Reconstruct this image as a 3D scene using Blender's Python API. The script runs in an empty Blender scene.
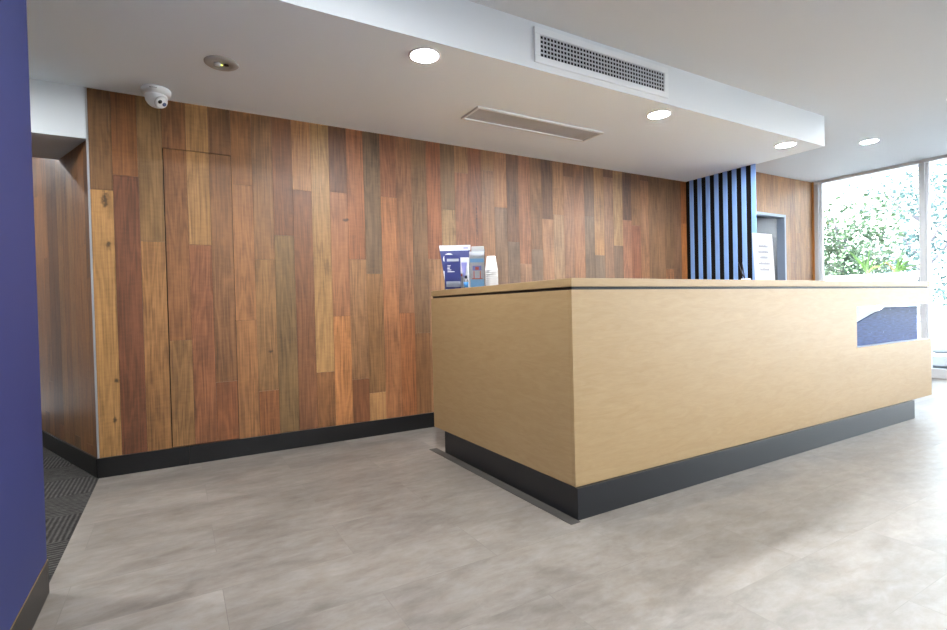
import bpy, bmesh, math, random
from mathutils import Vector, Matrix, noise as mnoise
R = random.Random(7)
scene = bpy.context.scene
COL = scene.collection
H1, H2 = 2.411, 2.689          # bulkhead soffit, main ceiling
BX, BY = 5.661, -1.466         # bulkhead end / bulkhead front
XW = 8.479                     # window wall
YF = -7.2                      # shopfront behind the camera

def lin(c):
    return tuple((v/255/12.92 if v/255 <= .04045 else ((v/255+.055)/1.055)**2.4) for v in c)

# ------------------------------------------------------------------ materials
class NT:
    def __init__(s, name):
        s.m = bpy.data.materials.new(name); s.m.use_nodes = True
        s.t = s.m.node_tree; s.t.nodes.clear()
        s.out = s.n('ShaderNodeOutputMaterial')
    def n(s, typ, **kw):
        nd = s.t.nodes.new(typ)
        for k, v in kw.items():
            if k in ('operation', 'blend_type', 'data_type', 'noise_dimensions', 'feature', 'attribute_name', 'offset', 'offset_frequency', 'squash', 'squash_frequency', 'distance'):
                setattr(nd, k, v)
        return nd
    def l(s, a, b): s.t.links.new(a, b)
    def val(s, sock, v):
        if hasattr(v, 'is_output'): s.l(v, sock)
        else: sock.default_value = v
    def math(s, op, a, b=0.0, c=None):
        nd = s.n('ShaderNodeMath', operation=op); s.val(nd.inputs[0], a); s.val(nd.inputs[1], b)
        if c is not None: s.val(nd.inputs[2], c)
        return nd.outputs[0]
    def mix(s, fac, a, b, blend='MIX'):
        nd = s.n('ShaderNodeMix', data_type='RGBA', blend_type=blend)
        s.val(nd.inputs[0], fac); s.val(nd.inputs[6], a); s.val(nd.inputs[7], b)
        return nd.outputs[2]
    def coord(s, scale=(1, 1, 1), loc=None, kind='Object'):
        tc = s.n('ShaderNodeTexCoord'); mp = s.n('ShaderNodeMapping')
        s.l(tc.outputs[kind], mp.inputs[0]); mp.inputs['Scale'].default_value = scale
        if loc is not None: s.val(mp.inputs['Location'], loc)
        return mp.outputs[0]
    def noise(s, vec, scale=5, detail=3, rough=.5, dist=0):
        nd = s.n('ShaderNodeTexNoise'); s.l(vec, nd.inputs['Vector'])
        nd.inputs['Scale'].default_value = scale; nd.inputs['Detail'].default_value = detail
        nd.inputs['Roughness'].default_value = rough; nd.inputs['Distortion'].default_value = dist
        return nd.outputs[0]
    def rng(s, v, a, b, c, d):
        nd = s.n('ShaderNodeMapRange'); s.val(nd.inputs[0], v)
        for i, x in enumerate((a, b, c, d)): nd.inputs[i+1].default_value = x
        return nd.outputs[0]
    def bsdf(s, color, rough=.5, spec=.5, metal=0, normal=None, coat=0, coat_rough=.2):
        b = s.n('ShaderNodeBsdfPrincipled')
        s.val(b.inputs['Base Color'], color if hasattr(color, 'is_output') else (*color, 1))
        s.val(b.inputs['Roughness'], rough); b.inputs['Specular IOR Level'].default_value = spec
        b.inputs['Metallic'].default_value = metal
        b.inputs['Coat Weight'].default_value = coat; b.inputs['Coat Roughness'].default_value = coat_rough
        if normal is not None: s.l(normal, b.inputs['Normal'])
        s.l(b.outputs[0], s.out.inputs[0]); return b
    def bump(s, h, strength=.2, dist=.002):
        nd = s.n('ShaderNodeBump'); nd.inputs['Strength'].default_value = strength
        nd.inputs['Distance'].default_value = dist; s.l(h, nd.inputs['Height']); return nd.outputs[0]

def plain(name, rgb, rough=.5, spec=.5, var=.06, scale=6, metal=0, bump=0, coat=0, stretch=(1, 1, 1), coat_rough=.15):
    t = NT(name); c = lin(rgb)
    n = t.noise(t.coord(stretch), scale, 4)
    col = t.mix(n, (*[x*(1-var) for x in c], 1), (*[min(1, x*(1+var)) for x in c], 1))
    nm = t.bump(t.noise(t.coord(stretch), scale*40, 2), bump, .001) if bump else None
    t.bsdf(col, rough, spec, metal, nm, coat, coat_rough); return t.m

def emis(name, rgb, strength):
    t = NT(name); e = t.n('ShaderNodeEmission'); e.inputs[0].default_value = (*rgb, 1); e.inputs[1].default_value = strength
    t.l(e.outputs[0], t.out.inputs[0]); return t.m

def clear(name, tint=(1, 1, 1), refl=1.0, rough=0.02):
    t = NT(name)
    tr = t.n('ShaderNodeBsdfTransparent'); tr.inputs[0].default_value = (*tint, 1)
    gl = t.n('ShaderNodeBsdfGlossy'); gl.inputs['Roughness'].default_value = rough
    fr = t.n('ShaderNodeFresnel'); fr.inputs[0].default_value = 1.45
    mx = t.n('ShaderNodeMixShader'); t.l(t.math('MULTIPLY', fr.outputs[0], refl), mx.inputs[0])
    t.l(tr.outputs[0], mx.inputs[1]); t.l(gl.outputs[0], mx.inputs[2]); t.l(mx.outputs[0], t.out.inputs[0])
    return t.m

def timber_mat():
    t = NT('spotted_gum_boards')
    tone = t.n('ShaderNodeAttribute', attribute_name='tone'); sd = t.n('ShaderNodeAttribute', attribute_name='seed')
    off = t.n('ShaderNodeCombineXYZ')
    t.l(t.math('MULTIPLY', sd.outputs['Fac'], 37.0), off.inputs[0]); t.l(t.math('MULTIPLY', sd.outputs['Fac'], 91.0), off.inputs[2])
    v1 = t.coord((9, 9, .9), off.outputs[0])
    n1 = t.noise(v1, 1.0, 3, .5, .4)
    rings = t.math('SINE', t.math('MULTIPLY', n1, 55.0))
    v2 = t.coord((110, 110, 2.2), off.outputs[0]); fib = t.noise(v2, 1.0, 3, .6)
    v3 = t.coord((14, 14, 60), off.outputs[0]); curl = t.noise(v3, 1.0, 2, .5, .6)
    v4 = t.coord((3, 3, 1.2), off.outputs[0]); blot = t.noise(v4, 1.0, 3, .55)
    f = t.math('ADD', t.math('MULTIPLY', rings, .15), t.rng(fib, .32, .68, -.30, .30))
    f = t.math('ADD', f, t.rng(curl, .3, .7, -.08, .08))
    f = t.math('ADD', f, t.rng(blot, .3, .7, -.24, .24))
    f = t.math('ADD', f, 1.0)
    # knots and the black gum vein, fixed to the boards they belong to
    pos = t.n('ShaderNodeTexCoord'); sp = t.n('ShaderNodeSeparateXYZ'); t.l(pos.outputs['Object'], sp.inputs[0])
    wob = t.noise(t.coord((1, 1, 1)), 45, 2)
    dark = None
    for (kx, kz, rx, rz) in ((.078, 1.727, .020, .045), (.107, .593, .013, .014), (.088, .349, .010, .022), (.090, 1.45, .012, .03), (1.597, 1.702, .026, .014),
                             (1.02, .72, .016, .012), (2.776, 1.79, .007, .21)):
        dx = t.math('DIVIDE', t.math('SUBTRACT', sp.outputs[0], kx), rx); dz = t.math('DIVIDE', t.math('SUBTRACT', sp.outputs[2], kz), rz)
        d = t.math('SQRT', t.math('ADD', t.math('MULTIPLY', dx, dx), t.math('MULTIPLY', dz, dz)))
        d = t.math('ADD', d, t.rng(wob, .3, .7, -.5, .5))
        k = t.rng(d, .35, 1.25, .82, 0.0)
        dark = k if dark is None else t.math('MAXIMUM', dark, k)
    col = t.mix(1.0, tone.outputs['Color'], (1, 1, 1, 1), 'MULTIPLY')
    cx = t.n('ShaderNodeVectorMath', operation='SCALE'); t.l(col, cx.inputs[0]); t.l(f, cx.inputs['Scale'])
    col = t.mix(dark, cx.outputs[0], (.010, .006, .004, 1))
    t.bsdf(col, t.rng(fib, .3, .7,   .41, .49), .5, 0, t.bump(fib, .06, .0006)); return t.m

def maple_mat():
    t = NT('maple_laminate')
    a = t.noise(t.coord((1.4, 1.4, 8)), 3.4, 6, .62, 1.6)
    b = t.noise(t.coord((5, 5, 60)), 3, 3, .6, .4)
    c1 = lin((171, 144, 104)); c2 = lin((164, 135, 94))
    col = t.mix(t.rng(a, .35, .68, 0, 1), (*c1, 1), (*c2, 1))
    s = t.n('ShaderNodeVectorMath', operation='SCALE'); t.l(col, s.inputs[0]); t.l(t.rng(b, .3, .7, .96, 1.04), s.inputs['Scale'])
    t.bsdf(s.outputs[0], .46, .5); return t.m

def vinyl_mat():
    t = NT('stone_look_vinyl')
    br = t.n('ShaderNodeTexBrick', offset=.5, offset_frequency=2, squash=1, squash_frequency=2)
    t.l(t.coord((1, 1, 1), (-.075, .515+3*.333, 0)), br.inputs['Vector'])
    br.inputs['Scale'].default_value = 1; br.inputs['Brick Width'].default_value = .97; br.inputs['Row Height'].default_value = .3325
    br.inputs['Mortar Size'].default_value = .0016; br.inputs['Mortar Smooth'].default_value = .6; br.inputs['Bias'].default_value = 0
    br.inputs['Color1'].default_value = (0, 0, 0, 1); br.inputs['Color2'].default_value = (1, 1, 1, 1); br.inputs['Mortar'].default_value = (.5, .5, .5, 1)
    tileoff = t.n('ShaderNodeVectorMath', operation='SCALE'); t.l(br.outputs['Color'], tileoff.inputs[0]); tileoff.inputs['Scale'].default_value = 9
    base = t.coord((1, 1, 1)); v = t.n('ShaderNodeVectorMath', operation='ADD'); t.l(base, v.inputs[0]); t.l(tileoff.outputs[0], v.inputs[1])
    mp = t.n('ShaderNodeMapping'); t.l(v.outputs[0], mp.inputs[0]); mp.inputs['Scale'].default_value = (1.0, 2.1, 1)
    n1 = t.noise(mp.outputs[0], 2.6, 6, .62, .4); n2 = t.noise(mp.outputs[0], 9, 6, .7, .3)
    f = t.math('ADD', t.rng(n1, .3, .7, -.30, .26), t.rng(n2, .3, .7, -.15, .15))
    f = t.math('ADD', f, t.rng(br.outputs['Color'], 0, 1, .93, 1.07))
    f = t.math('MULTIPLY', f, t.rng(br.outputs['Fac'], 0, 1, 1, .82))
    c = t.mix(t.rng(n2, .3, .7, 0, 1), (*lin((124, 115, 106)), 1), (*lin((126, 121, 116)), 1))
    s = t.n('ShaderNodeVectorMath', operation='SCALE'); t.l(c, s.inputs[0]); t.l(f, s.inputs['Scale'])
    t.bsdf(s.outputs[0], t.rng(n1, .3, .7, .33, .43), .5, 0, t.bump(n2, .05, .001)); return t.m

def carpet_mat():
    t = NT('striped_carpet_tiles')
    sp = t.n('ShaderNodeSeparateXYZ'); t.l(t.coord(), sp.inputs[0])
    x, y = sp.outputs[0], sp.outputs[1]
    row = t.math('FLOOR', t.math('DIVIDE', t.math('ADD', y, 10.0), .36)); colm = t.math('FLOOR', t.math('DIVIDE', t.math('ADD', x, 10.02), .72))
    alt = t.math('MODULO', t.math('ADD', row, colm), 2.0)
    wob = t.noise(t.coord(), 14, 2)
    sx = t.math('SINE', t.math('ADD', t.math('MULTIPLY', x, 290.0), t.math('MULTIPLY', wob, 2.0)))
    sy = t.math('SINE', t.math('ADD', t.math('MULTIPLY', y, 250.0), t.math('MULTIPLY', wob, 5.0)))
    st = t.mix(alt, sx, sy)
    pile = t.noise(t.coord(), 420, 2)
    br = t.noise(t.coord((9, 9, 9)), 3, 2)
    f = t.math('ADD', t.rng(st, -1, 1, .4, 1.4), t.rng(pile, .3, .7, -.3, .3))
    f = t.math('MULTIPLY', f, t.rng(br, .3, .7, .75, 1.2))
    s = t.n('ShaderNodeVectorMath', operation='SCALE'); s.inputs[0].default_value = lin((68, 66, 64)); t.l(f, s.inputs['Scale'])
    t.bsdf(s.outputs[0], .95, .1, 0, t.bump(st, .5, .004)); return t.m

def navyboard_mat():
    t = NT('speckled_navy_laminate')
    st = t.noise(t.coord((4, 4, 60)), 3, 4, .6, .2); sp = t.noise(t.coord((1, 1, 1)), 38, 2, .5)
    col = t.mix(t.rng(st, .35, .7, 0, 1), (*lin((24, 44, 92)), 1), (*lin((58, 84, 140)), 1))
    col = t.mix(t.rng(sp, .66, .74, 0, .75), col, (*lin((120, 145, 190)), 1))  # pale specks over lighter and darker navy streaks
    t.bsdf(col, .55, .25); return t.m

M = dict(
    timber=timber_mat(), maple=maple_mat(), vinyl=vinyl_mat(), carpet=carpet_mat(), navyboard=navyboard_mat(),
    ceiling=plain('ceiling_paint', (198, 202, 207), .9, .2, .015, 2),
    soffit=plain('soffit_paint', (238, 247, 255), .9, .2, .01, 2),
    white=plain('white_wall_paint', (219, 223, 226), .75, .3, .012, 2),
    navy=plain('navy_wall_paint', (33, 40, 88), .6, .4, .05, 3, bump=.05),
    blueslat=plain('light_blue_satin', (140, 180, 240), .4, .5, .03, 4),
    black=plain('black_skirting', (13, 13, 14), .38, .5, .12, 5),
    shelfwhite=plain('white_laminate', (214, 222, 232), .4, .5, .02, 6),
    kick=plain('charcoal_laminate', (24, 26, 30), .34, .5, .10, 7),
    gapblack=plain('black_shadow_gap', (14, 14, 16), .5, .4, .1, 5),
    darkback=plain('dark_batten_backing', (20, 15, 12), .8, .2, .1, 5),
    alu=plain('anodised_aluminium', (200, 202, 204), .35, .5, .03, 8, metal=.75),
    framewhite=plain('white_powdercoat', (238, 240, 243), .4, .5, .02, 8),
    framegrey=plain('grey_powdercoat', (206, 208, 211), .45, .5, .03, 8),
    vent=plain('vent_white_metal', (225, 228, 230), .5, .4, .02, 8),
    blade=plain('vent_grey_core', (196, 198, 202), .5, .4, .04, 8),
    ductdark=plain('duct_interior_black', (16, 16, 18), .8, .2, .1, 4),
    filt=plain('grey_filter_mesh', (186, 189, 193), .8, .2, .14, 7, bump=.3),
    plastic=plain('white_plastic', (232, 234, 235), .35, .5, .02, 8),
    plasticgrey=plain('pale_grey_plastic', (176, 174, 170), .45, .5, .03, 8),
    lens=plain('dark_lens', (22, 18, 18), .12, .7, .2, 30),
    lensblue=plain('blue_tinted_lens', (78, 88, 128), .15, .7, .2, 30),
    paper=plain('white_paper', (210, 211, 215), .7, .3, .01, 8),
    textgrey=plain('pale_grey_print', (160, 165, 176), .7, .3, .01, 8),
    navyprint=plain('navy_print', (40, 48, 106), .45, .5, .05, 9),
    lilacprint=plain('lilac_print', (150, 150, 212), .5, .5, .05, 9),
    blueprint=plain('light_blue_print', (140, 198, 240), .5, .5, .08, 14),
    redprint=plain('coral_print', (222, 108, 92), .5, .5, .05, 9),
    goldprint=plain('gold_print', (214, 190, 120), .5, .5, .05, 9),
    cup=plain('foam_cup', (186, 186, 187), .7, .3, .015, 10),
    bottlecap=plain('dark_cap', (40, 44, 58), .4, .5, .05, 9),
    bottleblue=plain('blue_label', (60, 130, 200), .4, .5, .05, 9),
    brass=plain('brass_edge', (150, 128, 84), .4, .5, .05, 9, metal=.6),
    strip=plain('dark_floor_strip', (66, 63, 60), .5, .4, .15, 6),
    doorgrey=plain('dark_grey_room_paint', (84, 88, 93), .7, .3, .04, 3),
    doorframe=plain('blue_grey_metal_frame', (150, 164, 184), .35, .5, .04, 6),
    acrylic=clear('clear_acrylic', (.985, .992, 1.0), 1.0, .03),
    glass=clear('window_glass', (.97, .985, .98), 1.0, .0),
    carglass=plain('car_window_glass', (26, 38, 48), .1, .6, .1, 3),
    carwhite=plain('white_car_paint', (214, 217, 221), .25, .5, .01, 4, coat=.6),
    rubber=plain('tyre_rubber', (26, 26, 28), .8, .3, .1, 8),
    render=plain('white_rendered_masonry', (238, 236, 232), .85, .2, .03, 6),
    paving=plain('pale_concrete_paving', (192, 195, 198), .9, .2, .08, 2),
    asphalt=plain('asphalt', (34, 37, 42), .9, .2, .12, 3),
    bark=plain('grey_bark', (120, 112, 118), .9, .2, .2, 9),
    flax=plain('strappy_leaf_green', (44, 70, 20), .45, .5, .25, 12),
    flaxdry=plain('dry_leaf_tan', (80, 66, 36), .6, .4, .2, 12),
    amber=emis('small_green_led', (.75, .9, .1), 3.0),
    lamp=emis('warm_led_diffuser', (.94, .97, .99), 320.0),
)
def leaf_mat(name, a, b):
    t = NT(name); n = t.noise(t.coord(), 5, 3)
    col = t.mix(t.rng(n, .35, .65, 0, 1), (*lin(a), 1), (*lin(b), 1)); t.bsdf(col, .45, .5); return t.m
M['leaf1'] = leaf_mat('tree_leaves_green', (52, 74, 50), (78, 98, 68))
M['leaf2'] = leaf_mat('tree_leaves_blue_green', (56, 80, 80), (80, 104, 100))

# ------------------------------------------------------------------ mesh helpers
class MB:
    """collects shapes and links them as one mesh object"""
    def __init__(s): s.bm = bmesh.new(); s.tone = {}; s.mi = 0
    def box(s, a, b, mi=0, rot=None):
        x0, y0, z0 = a; x1, y1, z1 = b
        co = [(x0, y0, z0), (x1, y0, z0), (x1, y1, z0), (x0, y1, z0), (x0, y0, z1), (x1, y0, z1), (x1, y1, z1), (x0, y1, z1)]
        if rot is not None: co = [rot @ Vector(c) for c in co]
        v = [s.bm.verts.new(c) for c in co]
        fs = [s.bm.faces.new([v[i] for i in q]) for q in ((0, 3, 2, 1), (4, 5, 6, 7), (0, 1, 5, 4), (1, 2, 6, 5), (2, 3, 7, 6), (3, 0, 4, 7))]
        for f in fs: f.material_index = mi
        return fs
    def poly(s, pts, mi=0):
        f = s.bm.faces.new([s.bm.verts.new(p) for p in pts]); f.material_index = mi; return f
    def prism(s, pts2, axis, a, b, mi=0):
        def mk(p, t):
            return {'x': (t, p[0], p[1]), 'y': (p[0], t, p[1]), 'z': (p[0], p[1], t)}[axis]
        A = [s.bm.verts.new(mk(p, a)) for p in pts2]; B = [s.bm.verts.new(mk(p, b)) for p in pts2]
        n = len(pts2); fs = [s.bm.faces.new(A), s.bm.faces.new(B[::-1])]
        for i in range(n): fs.append(s.bm.faces.new((A[i], B[i], B[(i+1) % n], A[(i+1) % n])))
        for f in fs: f.material_index = mi
        return fs
    def lathe(s, prof, n=40, c=(0, 0, 0), mi=0, mat=None, smooth=True):
        """prof: list of (radius, z)"""
        rings = []
        for r, z in prof:
            ring = []
            for i in range(n if r > 1e-6 else 1):
                a = 2*math.pi*i/n; p = Vector((r*math.cos(a), r*math.sin(a), z))
                if mat is not None: p = mat @ p
                ring.append(s.bm.verts.new(p+Vector(c)))
            rings.append(ring)
        for A, B in zip(rings, rings[1:]):
            for i in range(n):
                j = (i+1) % n
                if len(A) == 1 and len(B) == 1: continue
                if len(A) == 1: f = (A[0], B[j], B[i])
                elif len(B) == 1: f = (A[i], A[j], B[0])
                else: f = (A[i], A[j], B[j], B[i])
                try: ff = s.bm.faces.new(f); ff.smooth = smooth; ff.material_index = mi
                except ValueError: pass
    def tube(s, pts, radii, n=8, mi=0):
        pts = [Vector(p) for p in pts]; rings = []
        for i, p in enumerate(pts):
            d = (pts[min(i+1, len(pts)-1)]-pts[max(i-1, 0)]).normalized()
            u = d.cross(Vector((.3, .2, 1)) if abs(d.z) < .95 else Vector((1, 0, 0))).normalized(); w = d.cross(u)
            rings.append([s.bm.verts.new(p+radii[i]*(u*math.cos(2*math.pi*k/n)+w*math.sin(2*math.pi*k/n))) for k in range(n)])
        for A, B in zip(rings, rings[1:]):
            for k in range(n):
                f = s.bm.faces.new((A[k], A[(k+1) % n], B[(k+1) % n], B[k])); f.smooth = True; f.material_index = mi
        for rg in (rings[0][::-1], rings[-1]): s.bm.faces.new(rg).material_index = mi
    def build(s, name, mats, parent=None, bevel=0, normals=True, seg=2):
        if normals: bmesh.ops.recalc_face_normals(s.bm, faces=s.bm.faces)
        me = bpy.data.meshes.new(name); s.bm.to_mesh(me); s.bm.free()
        for m in (mats if isinstance(mats, (list, tuple)) else [mats]): me.materials.append(m)
        o = bpy.data.objects.new(name, me); COL.objects.link(o)
        if parent is not None: o.parent = parent
        if bevel:
            md = o.modifiers.new('edge', 'BEVEL'); md.width = bevel; md.segments = seg; md.limit_method = 'ANGLE'; md.angle_limit = math.radians(50)
        return o

def tag(o, label=None, cat=None, group=None, kind=None):
    if label: o['label'] = label
    if cat: o['category'] = cat
    if group: o['group'] = group
    if kind: o['kind'] = kind
    return o
def thing(name, label, cat, loc=(0, 0, 0), rz=0, group=None):
    o = bpy.data.objects.new(name, None); COL.objects.link(o); o.empty_display_size = .1
    o.location = loc; o.rotation_euler = (0, 0, rz); return tag(o, label, cat, group)
def struct(name, mb, mats, label=None, parent=None, bevel=0):
    o = mb.build(name, mats, parent, bevel)
    if parent is None: tag(o, label, None, None, 'structure')
    return o
def sbox(name, a, b, m, label=None, bevel=0):
    mb = MB(); mb.box(a, b); return struct(name, mb, m, label, None, bevel)
def part(name, a, b, m, parent, bevel=0, label=None):
    mb = MB(); mb.box(a, b); o = mb.build(name, m, parent, bevel)
    if label: o['label'] = label
    return o
def copy_tree(o, parent=None):
    c = o.copy(); COL.objects.link(c)
    if parent is not None: c.parent = parent
    for ch in list(o.children): copy_tree(ch, c)
    return c

# ------------------------------------------------------------------ timber walls
XK = [0, .121, .257] + [.393+(k-3)*.1355 for k in range(3, 64)]
TONES = {  # board colours from the top down, joint heights between them
 0: ([(112, 80, 48), (176, 132, 80)], [1.79]), 1: ([(136, 84, 42), (108, 62, 43)], [1.89]), 2: ([(128, 98, 60), (164, 117, 70)], [1.48]),
 3: ([(140, 92, 54), (152, 112, 68)], [.83]), 4: ([(180, 134, 82), (146, 90, 58)], [1.47]), 5: ([(134, 92, 58), (136, 80, 48)], [.53]),
 6: ([(146, 98, 56), (164, 112, 70), (160, 110, 68)], [1.9, .95]), 7: ([(142, 102, 66), (152, 112, 70), (152, 94, 54)], [1.38, .44]),
 8: ([(128, 82, 52), (122, 97, 62)], [1.56]), 9: ([(176, 124, 78), (128, 82, 54)], [1.9]), 10: ([(176, 135, 86), (142, 94, 57)], [.54]),
 11: ([(108, 68, 46), (156, 104, 72), (200, 134, 82)], [1.91, .96]), 12: ([(156, 98, 64), (154, 112, 76), (116, 69, 43)], [1.4, .46]),
 13: ([(108, 88, 67), (140, 101, 64), (178, 132, 86)], [1.29, .34]), 14: ([(134, 82, 54), (170, 111, 72)], [1.91]), 15: ([(142, 95, 64), (154, 93, 54)], [.97]),
 16: ([(118, 88, 61), (130, 88, 54)], [.8]), 17: ([(150, 90, 58), (160, 118, 84)], [1.42]), 18: ([(114, 90, 65), (162, 130, 92)], [1.85]),
 19: ([(160, 118, 80), (150, 98, 70)], [2.18]), 20: ([(138, 86, 60)], []), 21: ([(156, 115, 78), (150, 108, 76)], [2.23]), 22: ([(164, 115, 78), (126, 100, 80)], [1.91]),
 23: ([(110, 77, 58), (116, 98, 84)], [1.6]), 24: ([(150, 102, 76), (160, 122, 96)], [1.4]), 25: ([(130, 96, 70), (116, 98, 82)], [1.54]),
 26: ([(102, 76, 62), (162, 120, 90)], [1.84]), 27: ([(160, 118, 84), (160, 128, 98)], [1.89]), 28: ([(104, 70, 48), (148, 108, 82)], [2.28]), 29: ([(150, 104, 74)], []),
 30: ([(110, 84, 64), (118, 98, 78)], [1.9]), 31: ([(166, 124, 82), (116, 98, 80)], [1.51]), 32: ([(108, 72, 52), (140, 104, 78)], [2.33]), 33: ([(174, 138, 96), (112, 90, 72)], [1.62]),
 34: ([(98, 72, 58), (164, 112, 86)], [1.9]), 35: ([(134, 98, 66), (142, 90, 68)], [1.85]), 36: ([(110, 78, 56), (150, 108, 76)], [2.35]), 37: ([(124, 94, 66)], []), 38: ([(130, 98, 70)], []),
 39: ([(124, 96, 70), (166, 114, 78)], [1.39]), 40: ([(120, 90, 68)], []), 41: ([(150, 88, 44), (178, 110, 56)], [1.92])}
PAL = [(150, 104, 66), (128, 90, 58), (168, 122, 78), (112, 74, 50), (140, 96, 64), (176, 132, 86), (122, 96, 68), (156, 98, 62)]
WOOD_GAIN = .78
def tone(c):
    c = lin(c); y = .3*c[0]+.6*c[1]+.1*c[2]
    mean = (.262, .128, .054); c = [.76*v+.24*m for v, m in zip(c, mean)]
    return (c[0]*1.02, c[1]*1.0, c[2]*.95)

def boards_mesh(mb, cols, z0, z1, holes=(), thick=.012):
    """cols: list of (x0, x1, colours top-down, joints top-down). Board faces point to -Y with their front at y = 0."""
    tl = mb.bm.loops.layers.float_color.new('tone'); sl = mb.bm.faces.layers.float.new('seed')
    g = .0007
    for (x0, x1, cs, js) in cols:
        zs = [z1] + list(js) + [z0]
        for i, c in enumerate(cs):
            zt, zb = zs[i], zs[i+1]
            seed = R.random(); cc = tone(c)
            pieces = [(x0, x1, zb, zt)]
            for (hx0, hx1, hz0, hz1) in holes:
                nxt = []
                for (a, b, lo, hi) in pieces:
                    if b <= hx0+.001 or a >= hx1-.001 or hi <= hz0 or lo >= hz1: nxt.append((a, b, lo, hi)); continue
                    if hi > hz1: nxt.append((a, b, hz1, hi))
                    if lo < hz0: nxt.append((a, b, lo, hz0))
                    if a < hx0-.004: nxt.append((a, hx0, max(lo, hz0), min(hi, hz1)))
                    if b > hx1+.004: nxt.append((hx1, b, max(lo, hz0), min(hi, hz1)))
                pieces = nxt
            for (a, b, lo, hi) in pieces:
                if hi-lo < .004: continue
                fs = mb.box((a+g, 0, lo+g), (b-g, thick, hi-g))
                for f in fs:
                    f[sl] = seed
                    for lp in f.loops: lp[tl] = (*[min(1, v*WOOD_GAIN) for v in cc], 1)

def rand_cols(x0, x1, z0, z1, w=.1355, pal=PAL):
    out = []; x = x0
    while x < x1-.01:
        js = sorted([z for z in (R.uniform(z0+.15, z0+.9), R.uniform(z0+1.2, z1-.1)) if R.random() < .75], reverse=True)
        out.append((x, min(x+w, x1), [R.choice(pal) for _ in range(len(js)+1)], js)); x += w
    return out

DX0, DX1, DZ0, DZ1 = .3945, .8005, .1226, 2.097      # hidden door
cols = [(XK[k], XK[k+1], *TONES[k]) for k in range(42)]
WARM = [(168, 118, 74), (184, 136, 90), (160, 108, 66), (178, 126, 78)]
cols += rand_cols(XK[42], 8.44, 0, H2, pal=WARM)
OX0, OX1, OZ = 6.86, 7.695, 2.135                    # open doorway near the window
mb = MB()
boards_mesh(mb, [c for c in cols if c[1] <= 5.76], 0, H1, [(DX0, DX1, DZ0, DZ1)])
o1 = [c for c in cols if c[1] > 5.76]
boards_mesh_cols = o1
tl_done = True
# second zone of the same wall reaches the higher ceiling
def boards_more(mb, cols, z0, z1, holes):
    tl = mb.bm.loops.layers.float_color['tone']; sl = mb.bm.faces.layers.float['seed']; g = .0007
    for (x0, x1, cs, js) in cols:
        zs = [z1]+list(js)+[z0]
        for i, c in enumerate(cs):
            seed = R.random(); cc = tone(c)
            for (a, b, lo, hi) in cut((x0, x1, zs[i+1], zs[i]), holes):
                for f in mb.box((a+g, 0, lo+g), (b-g, .012, hi-g)):
                    f[sl] = seed
                    for lp in f.loops: lp[tl] = (*[min(1, v*WOOD_GAIN) for v in cc], 1)
def cut(p, holes):
    pieces = [p]
    for (hx0, hx1, hz0, hz1) in holes:
        nxt = []
        for (a, b, lo, hi) in pieces:
            if b <= hx0+.001 or a >= hx1-.001 or hi <= hz0 or lo >= hz1: nxt.append((a, b, lo, hi)); continue
            if hi > hz1: nxt.append((a, b, hz1, hi))
            if lo < hz0: nxt.append((a, b, lo, hz0))
            if a < hx0-.004: nxt.append((a, hx0, max(lo, hz0), min(hi, hz1)))
            if b > hx1+.004: nxt.append((hx1, b, max(lo, hz0), min(hi, hz1)))
        pieces = nxt
    return [q for q in pieces if q[3]-q[2] > .004]
boards_more(mb, o1, 0, H2, [(OX0, OX1, 0, OZ)])
# dark backing behind the boards, open at the doorway
for (a, b, lo, hi) in ((0, OX0-.012, 0, H1+.02), (OX0-.012, OX1+.012, OZ+.012, H2), (OX1+.012, XW, 0, H2), (5.76, OX0, H1+.02, H2)):
    mb.box((a, .0125, lo), (b, .10, hi), 1)
struct('wall_back', mb, [M['timber'], M['darkback']], 'wall of mixed brown timber boards behind the reception counter')

# concealed door
d = thing('door_1', 'flush door of timber boards concealed in the board wall', None); d['kind'] = 'structure'
mb = MB(); g = .003
boards_mesh(mb, [(max(c[0], DX0+g), min(c[1], DX1-g), c[2], c[3]) for c in cols[3:6]], DZ0+.004, DZ1-g)
mb.build('door_leaf', M['timber'], d)
# angled hall wall (starts at the corner, runs away to the back left)
ang = math.atan2(1.301, -.506)
mb = MB(); L = 3.3
HP = [(128, 88, 56), (112, 78, 52), (146, 100, 62), (98, 66, 46), (134, 84, 50), (150, 108, 68), (108, 84, 60)]
boards_mesh(mb, rand_cols(0, L, 0, 2.7, .128, HP), 0, 2.7)
mb.box((.02, .0125, 0), (L, .05, 2.7), 1)
o = struct('wall_hall', mb, [M['timber'], M['darkback']], 'angled timber board wall running down the hall')
# local +x runs along the wall from its far end to the corner so that -Y faces the hall
o.location = (-.506/1.396*L, 1.301/1.396*L, 0); o.rotation_euler = (0, 0, ang+math.pi)
o = sbox('baseboard_hall', (0, -.012, 0), (L, -.0002, .1226), M['black'], 'black skirting along the angled hall wall', .0015)
o.location = (-.506/1.396*L, 1.301/1.396*L, 0); o.rotation_euler = (0, 0, ang+math.pi)
mb = MB(); mb.box((-.006, -.014, 0), (.4915, -.0003, .1226)); mb.box((.4920, -.014, 0), (OX0-.04, -.0003, .1226)); mb.box((OX1+.04, -.014, 0), (XW-.07, -.0003, .1226))
struct('baseboard_back', mb, M['black'], 'black skirting under the timber board wall', None, .0015)
sbox('trim_1', (-.006, -.004, .1226), (.005, .012, H1), M['alu'], 'thin aluminium angle on the timber wall corner')
sbox('trim_2', (8.425, -.02, 0), (8.445, .05, H2), plain('orange_timber_edge', (176, 118, 60), .4), 'timber edge where the board wall meets the window')

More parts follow.
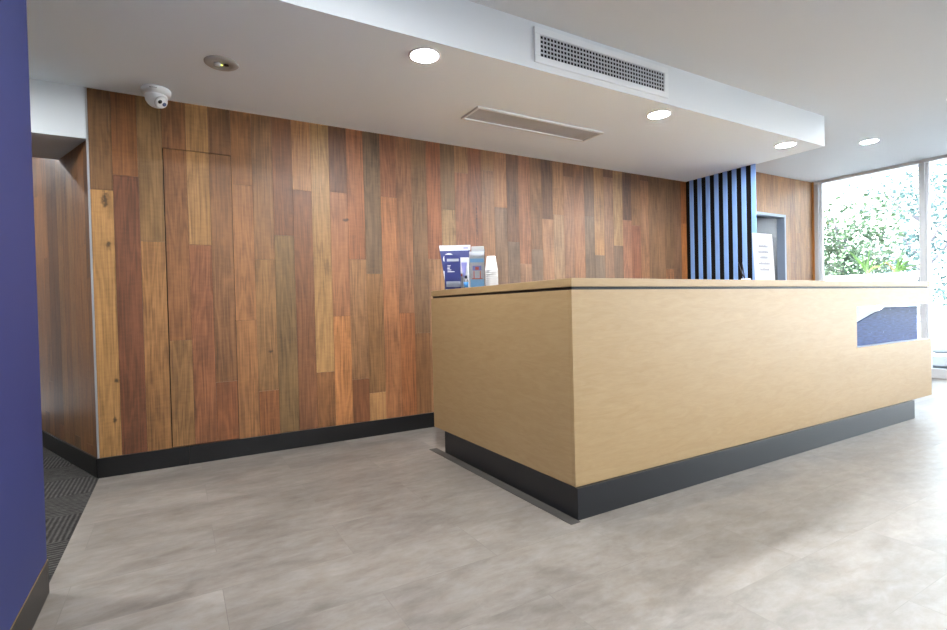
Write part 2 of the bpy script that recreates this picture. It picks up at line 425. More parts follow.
# ------------------------------------------------------------------ floor, ceiling, other walls
mb = MB(); mb.box((0, YF, -.1), (XW+.05, .02, 0)); struct('floor', mb, M['vinyl'], 'grey stone-look vinyl tile floor')
mb = MB(); mb.prism([(-2.4, YF), (0, YF), (0, 0), (-.506/1.396*L+.0, 1.301/1.396*L), (-2.4, 3.4)], 'z', -.1, -.0005)
struct('floor_hall', mb, M['carpet'], 'dark striped carpet tiles in the hall')
sbox('trim_3', (1.968, -2.125, 0), (2.0245, -.62, .0025), M['strip'], 'dark strip on the floor along the counter end')
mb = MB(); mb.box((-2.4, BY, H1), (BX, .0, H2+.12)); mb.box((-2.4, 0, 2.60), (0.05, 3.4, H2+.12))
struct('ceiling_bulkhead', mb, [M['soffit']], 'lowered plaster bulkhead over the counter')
sbox('trim_4', (-2.4, BY-.004, H1-.0005), (BX+.0005, BY-.0002, H2), M['white'], 'white upright face of the bulkhead')
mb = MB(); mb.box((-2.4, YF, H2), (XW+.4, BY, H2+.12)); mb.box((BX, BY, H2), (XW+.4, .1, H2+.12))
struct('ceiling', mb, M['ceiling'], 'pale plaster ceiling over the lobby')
mb = MB(); mb.box((-2.4, .0005, 2.096), (-.002, .60, 2.60)); struct('ceiling_hall', mb, [M['ceiling']], 'dropped beam across the hall opening')
sbox('trim_5', (-2.4, -.004, 2.0955), (-.004, 0.0, H1), M['white'], 'white face of the beam over the hall opening')
sbox('wall_left', (-.16, YF, .1226), (.0115, -1.528, H1), M['navy'], 'navy blue painted wall at the hall entry')
mb = MB(); mb.box((-.16, -1.531, .1226), (-.157, -1.529, H1)); mb.bm.clear()
mb.box((-.172, YF, 0), (.0145, -1.522, .120)); struct('baseboard_left', mb, M['black'], 'black skirting below the navy wall', None, .0015)
sbox('trim_6', (-.17, YF, .120), (.014, -1.5225, .1235), M['brass'], 'thin brass edge on top of the navy wall skirting')
sbox('wall_left_upper', (-.16, YF, H1), (-.001, BY-.005, H2), M['navy'])
sbox('wall_hall_end', (-2.4, 3.4, 0), (.2, 3.5, 2.8), M['white'])
sbox('wall_hall_left', (-2.5, YF, 0), (-2.4, 3.4, 2.8), plain('brown_hall_paint', (120, 96, 76), .9, .2, .05, 2))
sbox('wall_hall_front', (-2.4, YF-.1, 0), (-.16, YF, 2.8), M['white'])
# small dark room behind the doorway
mb = MB(); mb.box((OX0-.3, 1.5, 0), (8.6, 1.6, 2.5)); mb.box((OX0-.4, .1, 0), (OX0-.3, 1.6, 2.5)); mb.box((8.6, .1, 0), (8.7, 1.6, 2.5)); mb.box((OX0-.4, .1, 2.36), (8.7, 1.6, 2.5)); mb.box((OX0-.4, 0.02, -.1), (8.7, 1.6, 0))
struct('wall_side_room', mb, M['doorgrey'], 'dark grey room seen through the doorway')
mb = MB(); mb.box((OX1-.0, -.006, 0), (OX1+.035, .1, OZ+.035)); mb.box((OX0-.035, -.006, 0), (OX0, .1, OZ+.035)); mb.box((OX0, -.006, OZ), (OX1, .1, OZ+.035))
struct('door_2', mb, M['doorframe'], 'blue-grey metal frame of the open doorway', None, .002)

# ------------------------------------------------------------------ window wall on the right
def shopfront(name, label, length, height, mulls, rz, loc):
    """local: runs along +x, outside is +y, window line y = 0"""
    r = thing(name, label, None, loc, rz); r['kind'] = 'structure'
    mb = MB(); mb.box((0, -.05, height-.035), (length, .05, height)); mb.build('head_rail', M['framewhite'], r, .002)
    mb = MB(); mb.box((0, -.05, .0), (length, .06, .035)); mb.box((0, -.03, .035), (length, .05, .11)); mb.build('sill_rail', M['framegrey'], r, .002)
    for m in mulls:
        mb = MB(); mb.box((m-.026, -.045, .0), (m+.026, .012, height)); mb.build('mullion', M['framegrey'], r, .002)
        mb = MB(); mb.box((m-.052, .012, .0), (m+.052, .05, height)); mb.build('glazing_bead', M['framewhite'], r, .002)
    ms = sorted(mulls)
    for a, b in zip(ms, ms[1:]):
        mb = MB(); mb.box((a+.03, .022, .1), (b-.03, .028, height-.03)); mb.build('pane', M['glass'], r)
    return r
# local x = world -y: rotate -90 degrees about z; outside (+y local) becomes world +x
shopfront('window_1', 'floor-to-ceiling aluminium window at the right', 7.1, H2, [.035, 1.245, 2.66, 4.07, 5.48, 7.06], -math.pi/2, (XW+.03, -.0, 0))
sbox('wall_front', (-.16, YF-.12, 0), (XW+.3, YF, H2), plain('grey_wall_paint', (232, 236, 242), .85, .2, .02, 2), 'grey wall behind the viewer')

# ------------------------------------------------------------------ reception counter
CX0, CX1, CYN, CYF, CH, PB = 2.03, 6.07, -2.09, -.579, 1.127, .149
ctr = thing('reception_counter', 'long maple reception counter with black kickplate and a corner cut-out', 'counter', (CX0, CYN, 0))
def cb(name, a, b, m, bev=.0015, label=None):
    return part(name, (a[0]-CX0, a[1]-CYN, a[2]), (b[0]-CX0, b[1]-CYN, b[2]), m, ctr, bev, label)
W = .62
mb = MB(); mb.prism([(0, 0), (CX1-CX0-.015, 0), (CX1-CX0-.015, W), (W, W), (W, CYF-CYN), (0, CYF-CYN)], 'z', CH-.040, CH)
mb.build('worktop', M['maple'], ctr, .0015)['label'] = 'maple counter top with thin black line below it'
mb = MB(); mb.prism([(.010, .010), (CX1-CX0-.03, .010), (CX1-CX0-.03, W-.02), (W-.02, W-.02), (W-.02, CYF-CYN-.01), (.010, CYF-CYN-.01)], 'z', CH-.056, CH-.0402)
mb.build('shadow_gap', M['gapblack'], ctr)['label'] = 'black recessed line under the counter top'
NX, NZ0, NZ1 = 4.756-CX0, .634, .940
PT = CH-.0545
mb = MB(); mb.prism([(.0, PB), (CX1-CX0+.004, PB), (CX1-CX0+.004, NZ0), (NX, NZ0), (NX, NZ1), (CX1-CX0, NZ1), (CX1-CX0, PT), (.0, PT)], 'y', 0, .020)
mb.build('front_panel', M['maple'], ctr, .0012)
cb('end_panel', (CX0, CYN+.021, PB), (CX0+.020, CYF, PT), M['maple'], .0012)
cb('cutout_cheek', (4.735, CYN+.0205, PB), (4.755, CYN+W, PT), M['maple'], .001)
cb('desk_shelf', (4.757, CYN+.0205, NZ0-.025), (CX1, CYN+W+.1, NZ0), M['shelfwhite'], .001, 'white shelf of the cut-out')
cb('overhead_box', (4.757, CYN+.0205, NZ1), (CX1-.001, CYN+W, PT), M['maple'], .001)
mb = MB(); mb.prism([(NX+.006, NZ0), (CX1-CX0-.035, NZ0), (CX1-CX0-.035, .921), (5.60-CX0, .921), (5.45-CX0, .921), (5.20-CX0, .870), (NX+.006, .765)], 'y', .080, .094)
mb.build('screen_panel', M['navyboard'], ctr, .001)['label'] = 'speckled navy blue panel with slanted top standing in the cut-out'
cb('back_panel', (CX0+W, CYN+W-.02, .0), (4.735, CYN+W, CH-.06), M['maple'], .001)
mb = MB(); mb.prism([(-.005, -.018), (5.672-CX0, -.018), (5.672-CX0, .45), (5.60-CX0, .45), (5.60-CX0, .03), (.03, .03), (.03, 1.335), (-.005, 1.335)], 'z', .0, PB-.0003)
mb.build('kickplate', M['kick'], ctr, .001)['label'] = 'black kickplate'
cb('corner_edging', (CX0-.0006, CYN-.0006, PB), (CX0+.0009, CYN+.0009, PT), M['maple'], 0)

# ------------------------------------------------------------------ things on the counter
def at(x, y, n=(-.503, -.864)): return (x, y, CH), math.atan2(n[0], -n[1])
def lean(deg): return Matrix.Rotation(math.radians(deg), 4, 'X')
# poster card on an easel back, 
loc, rz = at(2.150, -.713)
t = thing('display_card', 'tall white-headed navy display card at the back left of the counter', 'display card', loc, rz)
rot = lean(-7)
def lb(nm, a, b, m, par, rt=None, bev=0):
    mb = MB(); mb.box(a, b, 0, rt); return mb.build(nm, m, par, bev)
tp = [(-.056, 0), (.104, 0), (.122, .325), (-.102, .325)]
mb = MB(); fs = mb.prism(tp, 'y', 0, .003)
for v in mb.bm.verts: v.co = rot @ v.co
mb.build('card', M['paper'], t)
mb = MB(); mb.prism([(-.0755, .14), (.1115, .14), (.1195, .286), (-.0985, .286)], 'y', -.0012, -.0002)
for v in mb.bm.verts: v.co = rot @ v.co
mb.build('printed_band', M['navyprint'], t)
mb = MB()
for i in range(24):
    a0, a1 = math.pi*(-.05+1.25*i/24), math.pi*(-.05+1.25*(i+1)/24)
    q = [(-.034+r*math.cos(a), .228+r*math.sin(a)) for r, a in ((.026, a0), (.040, a0), (.040, a1), (.026, a1))]
    mb.prism(q, 'y', -.0022, -.0014)
for v in mb.bm.verts: v.co = rot @ v.co
mb.build('ring_mark', M['paper'], t)
lb('header_mark', (.07, -.0015, .296), (.105, -.0003, .312), M['lilacprint'], t, rot)
mb = MB(); mb.prism([(.004, .0), (.085, .0), (.04, .2)], 'x', -.0015, .0015); mb.build('easel_strut', M['paper'], t)

def holder(name, label, w, h, hp, loc, rz, d=.034):
    r = thing(name, label, 'brochure holder', loc, rz)
    lb('base', (-w/2, -d, 0), (w/2, .004, .003), M['acrylic'], r)
    lb('back_plate', (-w/2, 0, .003), (w/2, .003, h), M['acrylic'], r)
    lb('pocket_front', (-w/2, -d, .003), (w/2, -d+.0025, hp), M['acrylic'], r)
    for s in (-1, 1): lb('side_wall', (s*w/2-(.0025 if s > 0 else 0), -d+.003, .003), (s*w/2+(0 if s > 0 else .0025), -.0005, hp), M['acrylic'], r)
    return r
# navy booklet in its holder
loc, rz = at(2.088, -.822, (-.45, -.89))
holder('brochure_holder', 'clear acrylic holder with the navy booklet', .126, .16, .075, loc, rz)
b = thing('booklet', 'navy booklet with white heading in the left acrylic holder', 'booklet', (loc[0], loc[1], CH+.0035), rz)
lb('cover', (-.060, -.016, 0), (.050, -.010, .234), M['navyprint'], b)
lb('heading_band', (-.042, -.0168, .188), (.038, -.0161, .206), M['textgrey'], b)
for z, w in ((.158, .022), (.148, .018), (.138, .016), (.128, .026), (.116, .048)):
    lb('text_line', (-.040, -.0168, z), (-.040+w, -.0161, z+.004), M['paper'], b)
lb('footer_band', (-.050, -.0168, .014), (.050, -.0161, .052), M['textgrey'], b)
# loose leaflet with a lilac figure, standing between the two holders
loc, rz = at(2.185, -.792, (-.50, -.864))
t = thing('leaflet', 'white leaflet with a lilac shape between the two holders', 'leaflet', loc, rz)
lb('sheet', (-.030, -.004, 0), (.045, 0, .225), M['paper'], t)
mb = MB(); mb.prism([(-.016, .19), (.026, .19), (.018, .15), (.010, .08), (-.004, .09), (-.010, .15)], 'y', -.0052, -.0042); mb.build('printed_figure', M['lilacprint'], t)
lb('printed_dot', (-.024, -.0052, .095), (-.010, -.0042, .11), M['redprint'], t)
# right acrylic holder with pale blue leaflets
loc, rz = at(2.205, -.939, (-.45, -.89))
holder('brochure_holder', 'tall clear acrylic holder with pale blue leaflets', .108, .262, .262, loc, rz, .05)
b = thing('leaflet', 'pale blue leaflet inside the right acrylic holder', 'leaflet', (loc[0], loc[1], CH+.0035), rz)
lb('sheet', (-.050, -.030, 0), (.050, -.024, .245), M['paper'], b)
lb('blue_panel', (-.046, -.0308, .004), (.046, -.0301, .060), M['blueprint'], b)
lb('blue_panel', (-.046, -.0308, .172), (.046, -.0301, .198), M['blueprint'], b)
mb = MB()
for x in (-.024, .018): mb.box((x, -.0308, .062), (x+.006, -.0301, .115))
mb.box((-.036, -.0308, .060), (.036, -.0301, .066)); mb.box((-.012, -.0308, .122), (.012, -.0301, .142)); mb.build('coral_marks', M['redprint'], b)
lb('lilac_panel', (-.03, -.0306, .118), (.03, -.0300, .15), M['lilacprint'], b)
# clear box with grey lid behind it
loc, rz = at(2.262, -.862, (-.50, -.864))
t = thing('clear_box', 'tall clear box with a grey top behind the right acrylic holder', 'box', loc, rz)
lb('body', (-.046, -.026, 0), (.046, .026, .252), M['acrylic'], t)
lb('top_panel', (-.044, -.024, .2525), (.044, .024, .295), plain('smoky_grey_plastic', (176, 176, 174), .3), t, None, .003)
# small sanitiser bottle
t = thing('small_bottle', 'tiny dark-capped bottle with blue label in front of the holders', 'bottle', (2.128, -.925, CH))
mb = MB(); mb.lathe([(0, 0), (.015, 0), (.016, .004), (.016, .055), (.008, .066), (.008, .070), (0, .070)], 20); mb.build('body', M['acrylic'], t)
mb = MB(); mb.lathe([(.0163, .010), (.0165, .010), (.0165, .046), (.0163, .046)], 20); mb.build('bottle_label', M['bottleblue'], t)
mb = MB(); mb.lathe([(0, .0705), (.010, .0705), (.010, .090), (0, .090)], 18); mb.build('cap', M['bottlecap'], t)
# stack of foam cups, upside down: every cup is a thing
CUPX, CUPY = 2.256, -1.044
def cup_mesh():
    mb = MB(); p = []
    p += [(0, .099), (.026, .099), (.029, .0985), (.0425, .004), (.0445, .003), (.0445, 0.0), (.0425, 0.0), (.0413, .004), (.0284, .0945), (0, .0945)]
    mb.lathe(p, 36); return mb
N_CUPS = 10; c0 = None; words = ['lowest', 'second lowest', 'third from the bottom', 'fourth from the bottom', 'fifth from the bottom', 'sixth from the bottom', 'third from the top', 'next but one above the middle', 'second from the top', 'topmost']
words = ['lowest', 'second', 'third', 'fourth', 'fifth', 'sixth', 'seventh', 'eighth', 'ninth', 'topmost']
for i in range(N_CUPS):
    if c0 is None: o = c0 = cup_mesh().build('foam_cup', M['cup'])
    else: o = c0.copy(); COL.objects.link(o)
    o.location = (CUPX, CUPY, CH+i*.0125)
    lab = {0: 'lowest cup of the upturned white foam cup stack, rim on the counter', N_CUPS-1: 'topmost upturned white foam cup, its whole tapered side showing'}.get(i, words[i]+' white foam cup from the bottom of the upturned stack')
    tag(o, lab, 'cup', 'foam cups stacked on the counter')
# standing notice
loc, rz = at(3.998, -1.86, (-.05, -1))
t = thing('notice_stand', 'white printed notice standing on the counter before the slat screen', 'sign', loc, rz)
rot = lean(-3)
lb('sheet', (-.110, 0, .003), (.110, .004, .343), M['paper'], t, rot)
RW = random.Random(3)
for z, w in ((.245, .100), (.205, .116), (.166, .082), (.124, .124), (.082, .098)):
    x = -w/2; mb = MB()
    while x < w/2-.006:
        l = min(RW.uniform(.006, .012), w/2-x); mb.box((x, -.0012, z), (x+l, -.0002, z+RW.choice((.013, .016))), 0, rot); x += l+.003
    mb.build('text_line', M['textgrey'], t)
lb('foot', (-.105, -.004, 0), (.105, .07, .003), M['acrylic'], t)
# small white block with two pens beside the notice
t = thing('pen_stand', 'small white pen stand with two dark pens left of the notice', 'pen stand', (3.80, -1.84, CH), 0)
lb('base', (-.028, -.02, 0), (.028, .02, .026), M['plastic'], t, None, .004)
for x0, x1 in ((-.016, -.072), (-.012, -.030)):
    mb = MB(); mb.tube([(x0, 0, .024), ((x0+x1)/2, .003, .075), (x1, .006, .135)], [.0028, .0034, .0022], 8); mb.build('pen', M['bottlecap'], t)
t = thing('card_tray', 'low dark tray lying near the window end of the counter', 'tray', (4.78, -1.80, CH), 0)
lb('tray_base', (-.06, -.03, 0), (.06, .03, .004), M['bottlecap'], t, None, .001)
lb('card_stack', (-.052, -.024, .0045), (.052, .024, .016), plain('brown_card', (132, 120, 104), .6), t)

# ------------------------------------------------------------------ slat screen (eight light blue slats over a dark panel)
s0 = None
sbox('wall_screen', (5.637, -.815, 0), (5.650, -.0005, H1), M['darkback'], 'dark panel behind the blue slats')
ords = ['light blue slat closest to the timber wall', 'second light blue slat out from the timber wall', 'third light blue slat out from the timber wall', 'fourth light blue slat out from the timber wall',
        'fifth light blue slat out from the timber wall', 'sixth light blue slat out from the timber wall', 'seventh light blue slat out from the timber wall', 'outermost light blue slat, behind the white notice']
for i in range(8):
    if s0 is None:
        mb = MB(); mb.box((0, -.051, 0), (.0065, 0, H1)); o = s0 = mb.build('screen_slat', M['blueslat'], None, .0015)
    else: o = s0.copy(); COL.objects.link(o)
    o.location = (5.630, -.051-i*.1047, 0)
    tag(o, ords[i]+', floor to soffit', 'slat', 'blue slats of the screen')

# ------------------------------------------------------------------ ceiling fittings
def downlight(name, label, x, y, z, group='ceiling downlights'):
    r = thing(name, label, 'downlight', (x, y, z), 0, group)
    mb = MB(); mb.lathe([(.092, 0), (.091, -.003), (.084, -.006), (.076, -.005), (.073, -.0005), (.073, 0)], 48); mb.build('trim_ring', M['plastic'], r)
    mb = MB(); mb.lathe([(0, -.0015), (.0725, -.0015), (.0725, -.0004), (0, -.0004)], 40); mb.build('diffuser', M['lamp'], r)
    return r
def more_light(label, x, y, z):
    r = copy_tree(dl0); r.location = (x, y, z); r['label'] = label; return r
dl0 = downlight('downlight', 'lit downlight in the bulkhead nearest the navy wall', 1.678, -1.314, H1)
more_light('lit downlight in the bulkhead just below the end of the grille', 3.605, -1.308, H1)
more_light('lit downlight at the window end of the bulkhead, above the slat screen', 5.277, -1.325, H1)
more_light('lit downlight in the high ceiling between the bulkhead and the window', 6.955, -1.30, H2)
more_light('lit downlight in the high ceiling cut off by the right picture edge', 6.173+.07, -2.25, H2)
for lx, ly in ((1.0, -2.5), (1.7, -4.4), (3.6, -3.4), (5.3, -3.6), (7.0, -3.8), (1.7, -5.6), (3.6, -5.6), (5.3, -5.6), (7.0, -5.8)):  # extra lobby lamps out of view, added as fill for the room
    more_light('unseen fill downlight added in the lobby ceiling', lx, ly, H2)
more_light('unseen fill downlight added in the hall ceiling', -1.3, 1.4, 2.60)  # hidden lamp added to light the angled hall wall
more_light('unseen fill downlight added in the soffit at the hall entry, behind the navy wall', -.8, -.85, H1)  # another hidden lamp, put in to brighten the beam face and hall wall
more_light('unseen fill downlight added in the small dark room beyond the doorway', 8.1, .8, 2.36)  # unseen lamp added so the doorway does not go black
# emergency light
t = thing('ceiling_emergency_light', 'unlit round emergency light in the soffit near the camera dome', 'emergency light', (.702, -.712, H1))
mb = MB(); mb.lathe([(.090, 0), (.089, -.004), (.080, -.010), (.052, -.012), (.046, -.006), (0, -.006)], 48); mb.build('trim_ring', M['plasticgrey'], t)
mb = MB(); mb.lathe([(0, -.0062), (.018, -.0062), (.017, -.016), (.008, -.020), (0, -.020)], 28, (-.020, 0, 0)); mb.build('lens', M['plastic'], t)
mb = MB(); mb.lathe([(0, -.0062), (.014, -.0062), (.014, -.010), (0, -.010)], 20, (.024, 0, 0)); mb.build('sensor', M['lens'], t)
mb = MB(); mb.lathe([(0, -.0062), (.004, -.0062), (.003, -.009), (0, -.0095)], 12, (.002, .012, 0)); mb.build('indicator', M['amber'], t)
# dome camera
t = thing('security_camera', 'white turret security camera under the soffit by the timber wall', 'camera', (.372, -.150, H1))
mb = MB(); mb.lathe([(0, 0), (.080, 0), (.082, -.004), (.081, -.024), (.074, -.034), (.060, -.038), (0, -.038)], 48); mb.build('mount', M['plastic'], t)
mb = MB(); mb.lathe([(0, -.036)]+[(.062*math.cos(a), -.050-.062*math.sin(a)) for a in [math.radians(v) for v in range(-16, 91, 8)]]+[(0, -.112)], 44); mb.build('ball', M['plastic'], t)
q = Vector((.46, -.60, -.60)).normalized()
face = q.to_track_quat('Z', 'Y').to_matrix().to_4x4()
cc = Vector((0, 0, -.052))
mb = MB(); mb.lathe([(.0, .030), (.034, .030), (.037, .046), (.036, .062), (.031, .066), (0, .066)], 40, cc, 0, face); eye = mb.build('lens_face', M['plastic'], t)
for dx, dz, m, rr in ((-.016, .004, 'lens', .0125), (.016, -.003, 'lensblue', .0125)):
    off = face.to_3x3() @ Vector((dx, dz, 0)); 
    rt = Vector((0, 0, 1)).cross(q).normalized(); up = q.cross(rt)
    off = rt*dx*1.0+up*dz
    mb = MB(); mb.lathe([(0, .0655), (rr, .0655), (rr*.9, .0685), (0, .0690)], 24, cc+off, 0, face); mb.build('lens', M[m], eye)
mb = MB(); mb.lathe([(.0372, .052), (.0392, .052), (.0392, .0535), (.0372, .0535)], 40, cc, 0, face); mb.build('lens_ring', M['plasticgrey'], t)
mb = MB()
for k in range(7):
    a = math.radians(-112+k*4.2); mb.lathe([(0, 0), (.0022, 0), (.0022, .0006), (0, .0006)], 8, (.0812*math.cos(a), .0812*math.sin(a), -.016), 0, Vector((math.cos(a), math.sin(a), 0)).to_track_quat('Z', 'Y').to_matrix().to_4x4())
mb.build('maker_mark', M['lens'], t)
# grille in the bulkhead face
GX0, GX1, GZ0, GZ1 = 2.320, 3.500, 2.449, 2.660
t = thing('air_grille', 'long white egg-crate air grille in the bulkhead face', 'air grille', (GX0, BY-.004, GZ0))
w, h = GX1-GX0, GZ1-GZ0; fr = .040
mb = MB()
for a, b in (((0, -.012, 0), (w, 0, fr)), ((0, -.012, h-fr), (w, 0, h)), ((0, -.012, fr), (fr, 0, h-fr)), ((w-fr, -.012, fr), (w, 0, h-fr))): mb.box(a, b)
mb.build('frame', M['vent'], t, .003)
mb = MB()
for i in range(43): x = fr+.003+(w-2*fr-.006)*i/42; mb.box((x-.0034, -.009, fr), (x+.0034, -.0055, h-fr))
for j in range(6): z = fr+(h-2*fr)*j/5; mb.box((fr, -.0054, z-.0044), (w-fr, -.0022, z+.0044))
mb.build('core', M['blade'], t)
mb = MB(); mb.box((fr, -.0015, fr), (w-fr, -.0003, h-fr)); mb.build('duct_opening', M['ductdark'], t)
# return air panel in the soffit
t = thing('return_air_vent', 'long grey filter vent set flat in the bulkhead soffit', 'air vent', (2.304, -.842, H1))
w, h = 1.200, .250; fr = .022
mb = MB()
for a, b in (((0, 0, -.014), (w, fr, 0)), ((0, h-fr, -.014), (w, h, 0)), ((0, fr, -.014), (fr, h-fr, 0)), ((w-fr, fr, -.014), (w, h-fr, 0))): mb.box(a, b)
mb.build('frame', M['vent'], t, .003)
mb = MB(); mb.box((fr, fr, -.004), (w-fr, h-fr, -.0004)); mb.build('filter', M['filt'], t)

# ------------------------------------------------------------------ outside
mb = MB(); mb.box((XW+.1, -12, -.3), (40, 12, -.12)); o = struct('ground_outside', mb, M['paving'], 'pale paving outside the window')
mb = MB(); mb.box((9.0, -12, -.119), (12.6, 6, -.10)); struct('road_outside', mb, M['asphalt'], 'grey asphalt parking strip outside')
t = tag(MB.build((lambda m: (m.box((9.45, -.62, -.0995), (10.15, 1.6, 1.36)), m)[1])(MB()), 'planter', M['render'], None, .02), 'tall white rendered planter outside, holding strappy plants', 'planter')

def blade(mb, base, tip, w, sag, mi=0):
    base, tip = Vector(base), Vector(tip); d = tip-base
    side = d.cross(Vector((-.8, -.6, .1))).normalized()
    prev = None; n = 7
    for i in range(n+1):
        u = i/n; p = base+d*u+Vector((0, 0, 1))*sag*4*u*(1-u)
        ww = w*(.55+.9*u*(1-u)*2)*(1-u**3)+.0008
        nn = side.cross(d).normalized()*w*.25
        cur = [mb.bm.verts.new(p-side*ww), mb.bm.verts.new(p+nn), mb.bm.verts.new(p+side*ww)]
        if prev:
            for k in (0, 1):
                f = mb.bm.faces.new((prev[k], prev[k+1], cur[k+1], cur[k])); f.material_index = mi; f.smooth = True
        prev = cur
def flax(label, base, tips):
    r = thing('strappy_plant', label, 'plant', base)
    for (dx, dz, w, sag, m) in tips:
        # sideways spread runs across the view of the window (mostly along y)
        dy = -dx*.86; ddx = dx*.5+R.uniform(-.06, .06)
        mb = MB(); blade(mb, (0, 0, .004), (ddx, dy, dz), w*.72, sag); mb.build('leaf', M[m], r, 0, False)
flax('upright strappy plant with narrow green leaves at the planter left', (9.75, -.14, 1.366),
     [(-.27, .42, .020, .05, 'flax'), (-.15, .27, .020, .04, 'flax'), (.03, .50, .018, .0, 'flax'), (.10, .26, .018, .03, 'flax'), (.0, .30, .018, .0, 'flax'), (.42, .20, .016, .07, 'flax'), (.20, .04, .016, .10, 'flaxdry'), (-.06, .34, .017, .02, 'flax')])
flax('spreading strappy plant with broad green leaves at the planter right', (9.72, -.50, 1.366),
     [(.22, .20, .026, .03, 'flax'), (.13, .24, .026, .02, 'flax'), (.26, .08, .024, .04, 'flax'), (-.14, .16, .018, .05, 'flaxdry'), (.20, .035, .024, .03, 'flax'), (.05, .22, .022, .0, 'flax'), (.02, .12, .022, .0, 'flax')])

def tree(label, x, y, h, crown_r, n, leafm, seed, low=.6):
    rr = random.Random(seed); r = thing('leafy_tree', label, 'tree', (x, y, -.12), 0, 'trees outside the window')
    mb = MB()
    mb.tube([(0, 0, 0), (.05, .1, h*.25), (-.06, .0, h*.5), (.04, -.08, h*.8)], [.10, .085, .06, .03], 9)
    for k in range(9):
        a = rr.uniform(0, 6.28); z0 = h*rr.uniform(.25, .65); e = Vector((math.cos(a)*crown_r*.8, math.sin(a)*crown_r*.8, z0+h*rr.uniform(.1, .35)))
        mb.tube([(0, 0, z0), (e.x*.5, e.y*.5, z0+(e.z-z0)*.35), tuple(e)], [.045, .03, .012], 6)
    mb.build('trunk', M['bark'], r)
    mb = MB(); cl = [(Vector((rr.uniform(-1, 1)*crown_r*.8, rr.uniform(-1, 1)*crown_r*.9, rr.uniform(low, h*.92))), rr.uniform(.35, .8)) for _ in range(34)]
    for i in range(n):
        c, cr = rr.choice(cl); v = Vector((rr.gauss(0, 1), rr.gauss(0, 1), rr.gauss(0, 1))).normalized()*cr*rr.uniform(.55, 1.05)
        p = c+v; a = Vector((rr.gauss(0, 1), rr.gauss(0, 1), rr.gauss(0, .6))).normalized(); b = a.cross(Vector((rr.gauss(0, 1), rr.gauss(0, 1), 1))).normalized()
        s = rr.uniform(.045, .085); k = a.cross(b)*s*.25
        mb.poly([p-a*s, p-b*s*.55+k, p+a*s, p+b*s*.55+k])
    o = mb.build('foliage', M[leafm], r, 0, False); return r
tree('light green leafy tree centred behind the left window pane', 13.9, 2.05, 3.5, .95, 3600, 'leaf1', 1)
tree('blue-green leafy tree directly behind the window mullion', 16.9, 1.5, 4.9, 1.25, 5600, 'leaf2', 2)
tree('leafy tree seen through the window right of the mullion', 13.9, -1.6, 4.0, 1.0, 3600, 'leaf2', 3)
tree('leafy tree farthest left, mostly hidden by the timber wall', 16.4, 5.3, 3.9, 1.0, 3000, 'leaf1', 4)
tree('leafy tree right of the view beyond the parked car', 16.2, -4.2, 4.2, 1.1, 2600, 'leaf1', 5)

# parked white car, long side to the window
car = thing('parked_car', 'white car parked outside right of the planter', 'car', (11.2, -2.4, -.10))
def carsec(prof, x0, x1, nm, m, bev=.04):
    mb = MB(); mb.prism(prof, 'x', x0, x1); return mb.build(nm, m, car, bev, True, 3)
body = [(-1.75, .22), (-1.78, .62), (-1.70, .84), (-.95, .90), (1.0, .96), (1.72, .93), (1.80, .60), (1.76, .22)]
carsec(body, -.72, .72, 'body', M['carwhite'], .06)
carsec([(-.90, .905), (-.42, 1.16), (.05, 1.235), (.85, 1.22), (1.30, 1.10), (1.62, .945), (1.0, .955)], -.60, .60, 'cabin', M['carwhite'], .05)
for sx in (-1, 1):
    for pr in ([(-.72, .955), (-.38, 1.125), (.08, 1.165), (.08, .975)], [(.14, .975), (.14, 1.165), (.80, 1.155), (1.14, 1.03), (1.12, .99)]):
        mb = MB(); mb.prism(pr, 'x', sx*.600, sx*.607); mb.build('side_window', M['carglass'], car)
    for wy in (-1.10, 1.12):
        mb = MB(); mt = Matrix.Rotation(math.pi/2, 4, 'Y')
        mb.lathe([(0, -.10), (.24, -.10), (.27, -.07), (.27, .07), (.24, .10), (0, .10)], 30, (sx*.66, wy, .27), 0, mt); wl = mb.build('wheel', M['rubber'], car)
        mb = MB(); mb.lathe([(0, -.105), (.16, -.105), (.17, .105), (0, .105)], 24, (sx*.66, wy, .27), 0, mt); mb.build('hubcap', M['alu'], wl)
    mb = MB(); mb.box((sx*.715, -.2, .70), (sx*.728, -.04, .725)); mb.build('door_handle', M['alu'], car)

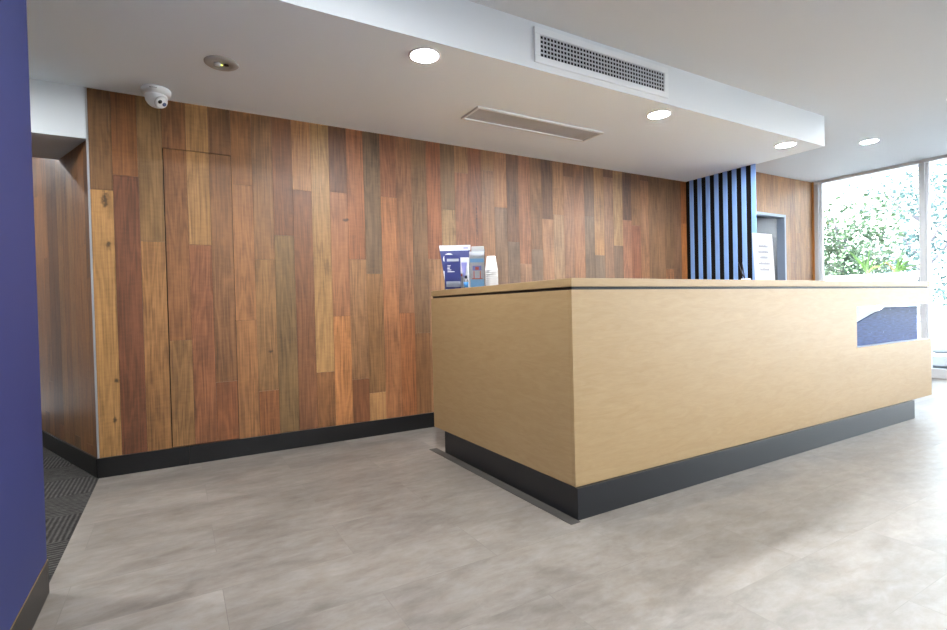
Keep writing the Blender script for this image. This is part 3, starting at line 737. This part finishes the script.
# ------------------------------------------------------------------ light
w = bpy.data.worlds.new('World'); scene.world = w; w.use_nodes = True
nt = w.node_tree; nt.nodes.clear()
out = nt.nodes.new('ShaderNodeOutputWorld'); bg = nt.nodes.new('ShaderNodeBackground')
tc = nt.nodes.new('ShaderNodeTexCoord'); sp = nt.nodes.new('ShaderNodeSeparateXYZ'); rp = nt.nodes.new('ShaderNodeValToRGB')
nt.links.new(tc.outputs['Generated'], sp.inputs[0]); nt.links.new(sp.outputs[2], rp.inputs[0])
rp.color_ramp.elements[0].position = 0.0; rp.color_ramp.elements[0].color = (.88, .95, 1.0, 1)
rp.color_ramp.elements[1].position = .7; rp.color_ramp.elements[1].color = (.60, .78, 1.0, 1)
nt.links.new(rp.outputs[0], bg.inputs[0]); bg.inputs[1].default_value = 4.8
nt.links.new(bg.outputs[0], out.inputs[0])
def portal(name, loc, sx, sy, rot):
    ld = bpy.data.lights.new(name, 'AREA'); ld.shape = 'RECTANGLE'; ld.size = sx; ld.size_y = sy; ld.cycles.is_portal = True
    o = bpy.data.objects.new(name, ld); COL.objects.link(o); o.location = loc; o.rotation_euler = rot
sd = bpy.data.lights.new('sun', 'SUN'); sd.energy = 44; sd.angle = .02; sd.color = (.97, .99, 1)
so = bpy.data.objects.new('sun', sd); COL.objects.link(so); so.location = (0, 0, 12)
so.rotation_euler = Vector((-.42, .30, -.86)).to_track_quat('-Z', 'Y').to_euler() if False else Vector((.42, -.25, -.87)).to_track_quat('-Z', 'Y').to_euler()
# area light -Z must point into the room
portal('window_portal', (XW+.1, -3.6, H2/2), 7.2, H2, (math.pi/2, 0, math.pi/2))

# ------------------------------------------------------------------ camera
F, YAW, PITCH_, ROLL = 509.665, .5274, -.0144, -.0244
fw = Vector((math.sin(YAW)*math.cos(PITCH_), math.cos(YAW)*math.cos(PITCH_), math.sin(PITCH_)))
r = Vector((math.cos(YAW), -math.sin(YAW), 0)); u = r.cross(fw)
r2 = r*math.cos(ROLL)+u*math.sin(ROLL); u2 = -r*math.sin(ROLL)+u*math.cos(ROLL)
cd = bpy.data.cameras.new('camera'); cd.sensor_fit = 'HORIZONTAL'; cd.sensor_width = 36; cd.lens = 36*F/947; cd.clip_start = .02; cd.clip_end = 200
cam = bpy.data.objects.new('camera', cd); COL.objects.link(cam); scene.camera = cam
cam.matrix_world = Matrix(((r2.x, u2.x, -fw.x, .4432), (r2.y, u2.y, -fw.y, -3.9056), (r2.z, u2.z, -fw.z, 1.0), (0, 0, 0, 1)))
vs = scene.view_settings
vs.view_transform = 'Standard'; vs.look = 'None'; vs.gamma = 1; vs.use_curve_mapping = False; vs.exposure = 1.2
scene.cycles.use_denoising = True
scene.cycles.max_bounces = 14; scene.cycles.diffuse_bounces = 7; scene.cycles.transparent_max_bounces = 16
scene.cycles.caustics_reflective = False; scene.cycles.caustics_refractive = False
scene.cycles.sample_clamp_indirect = 8
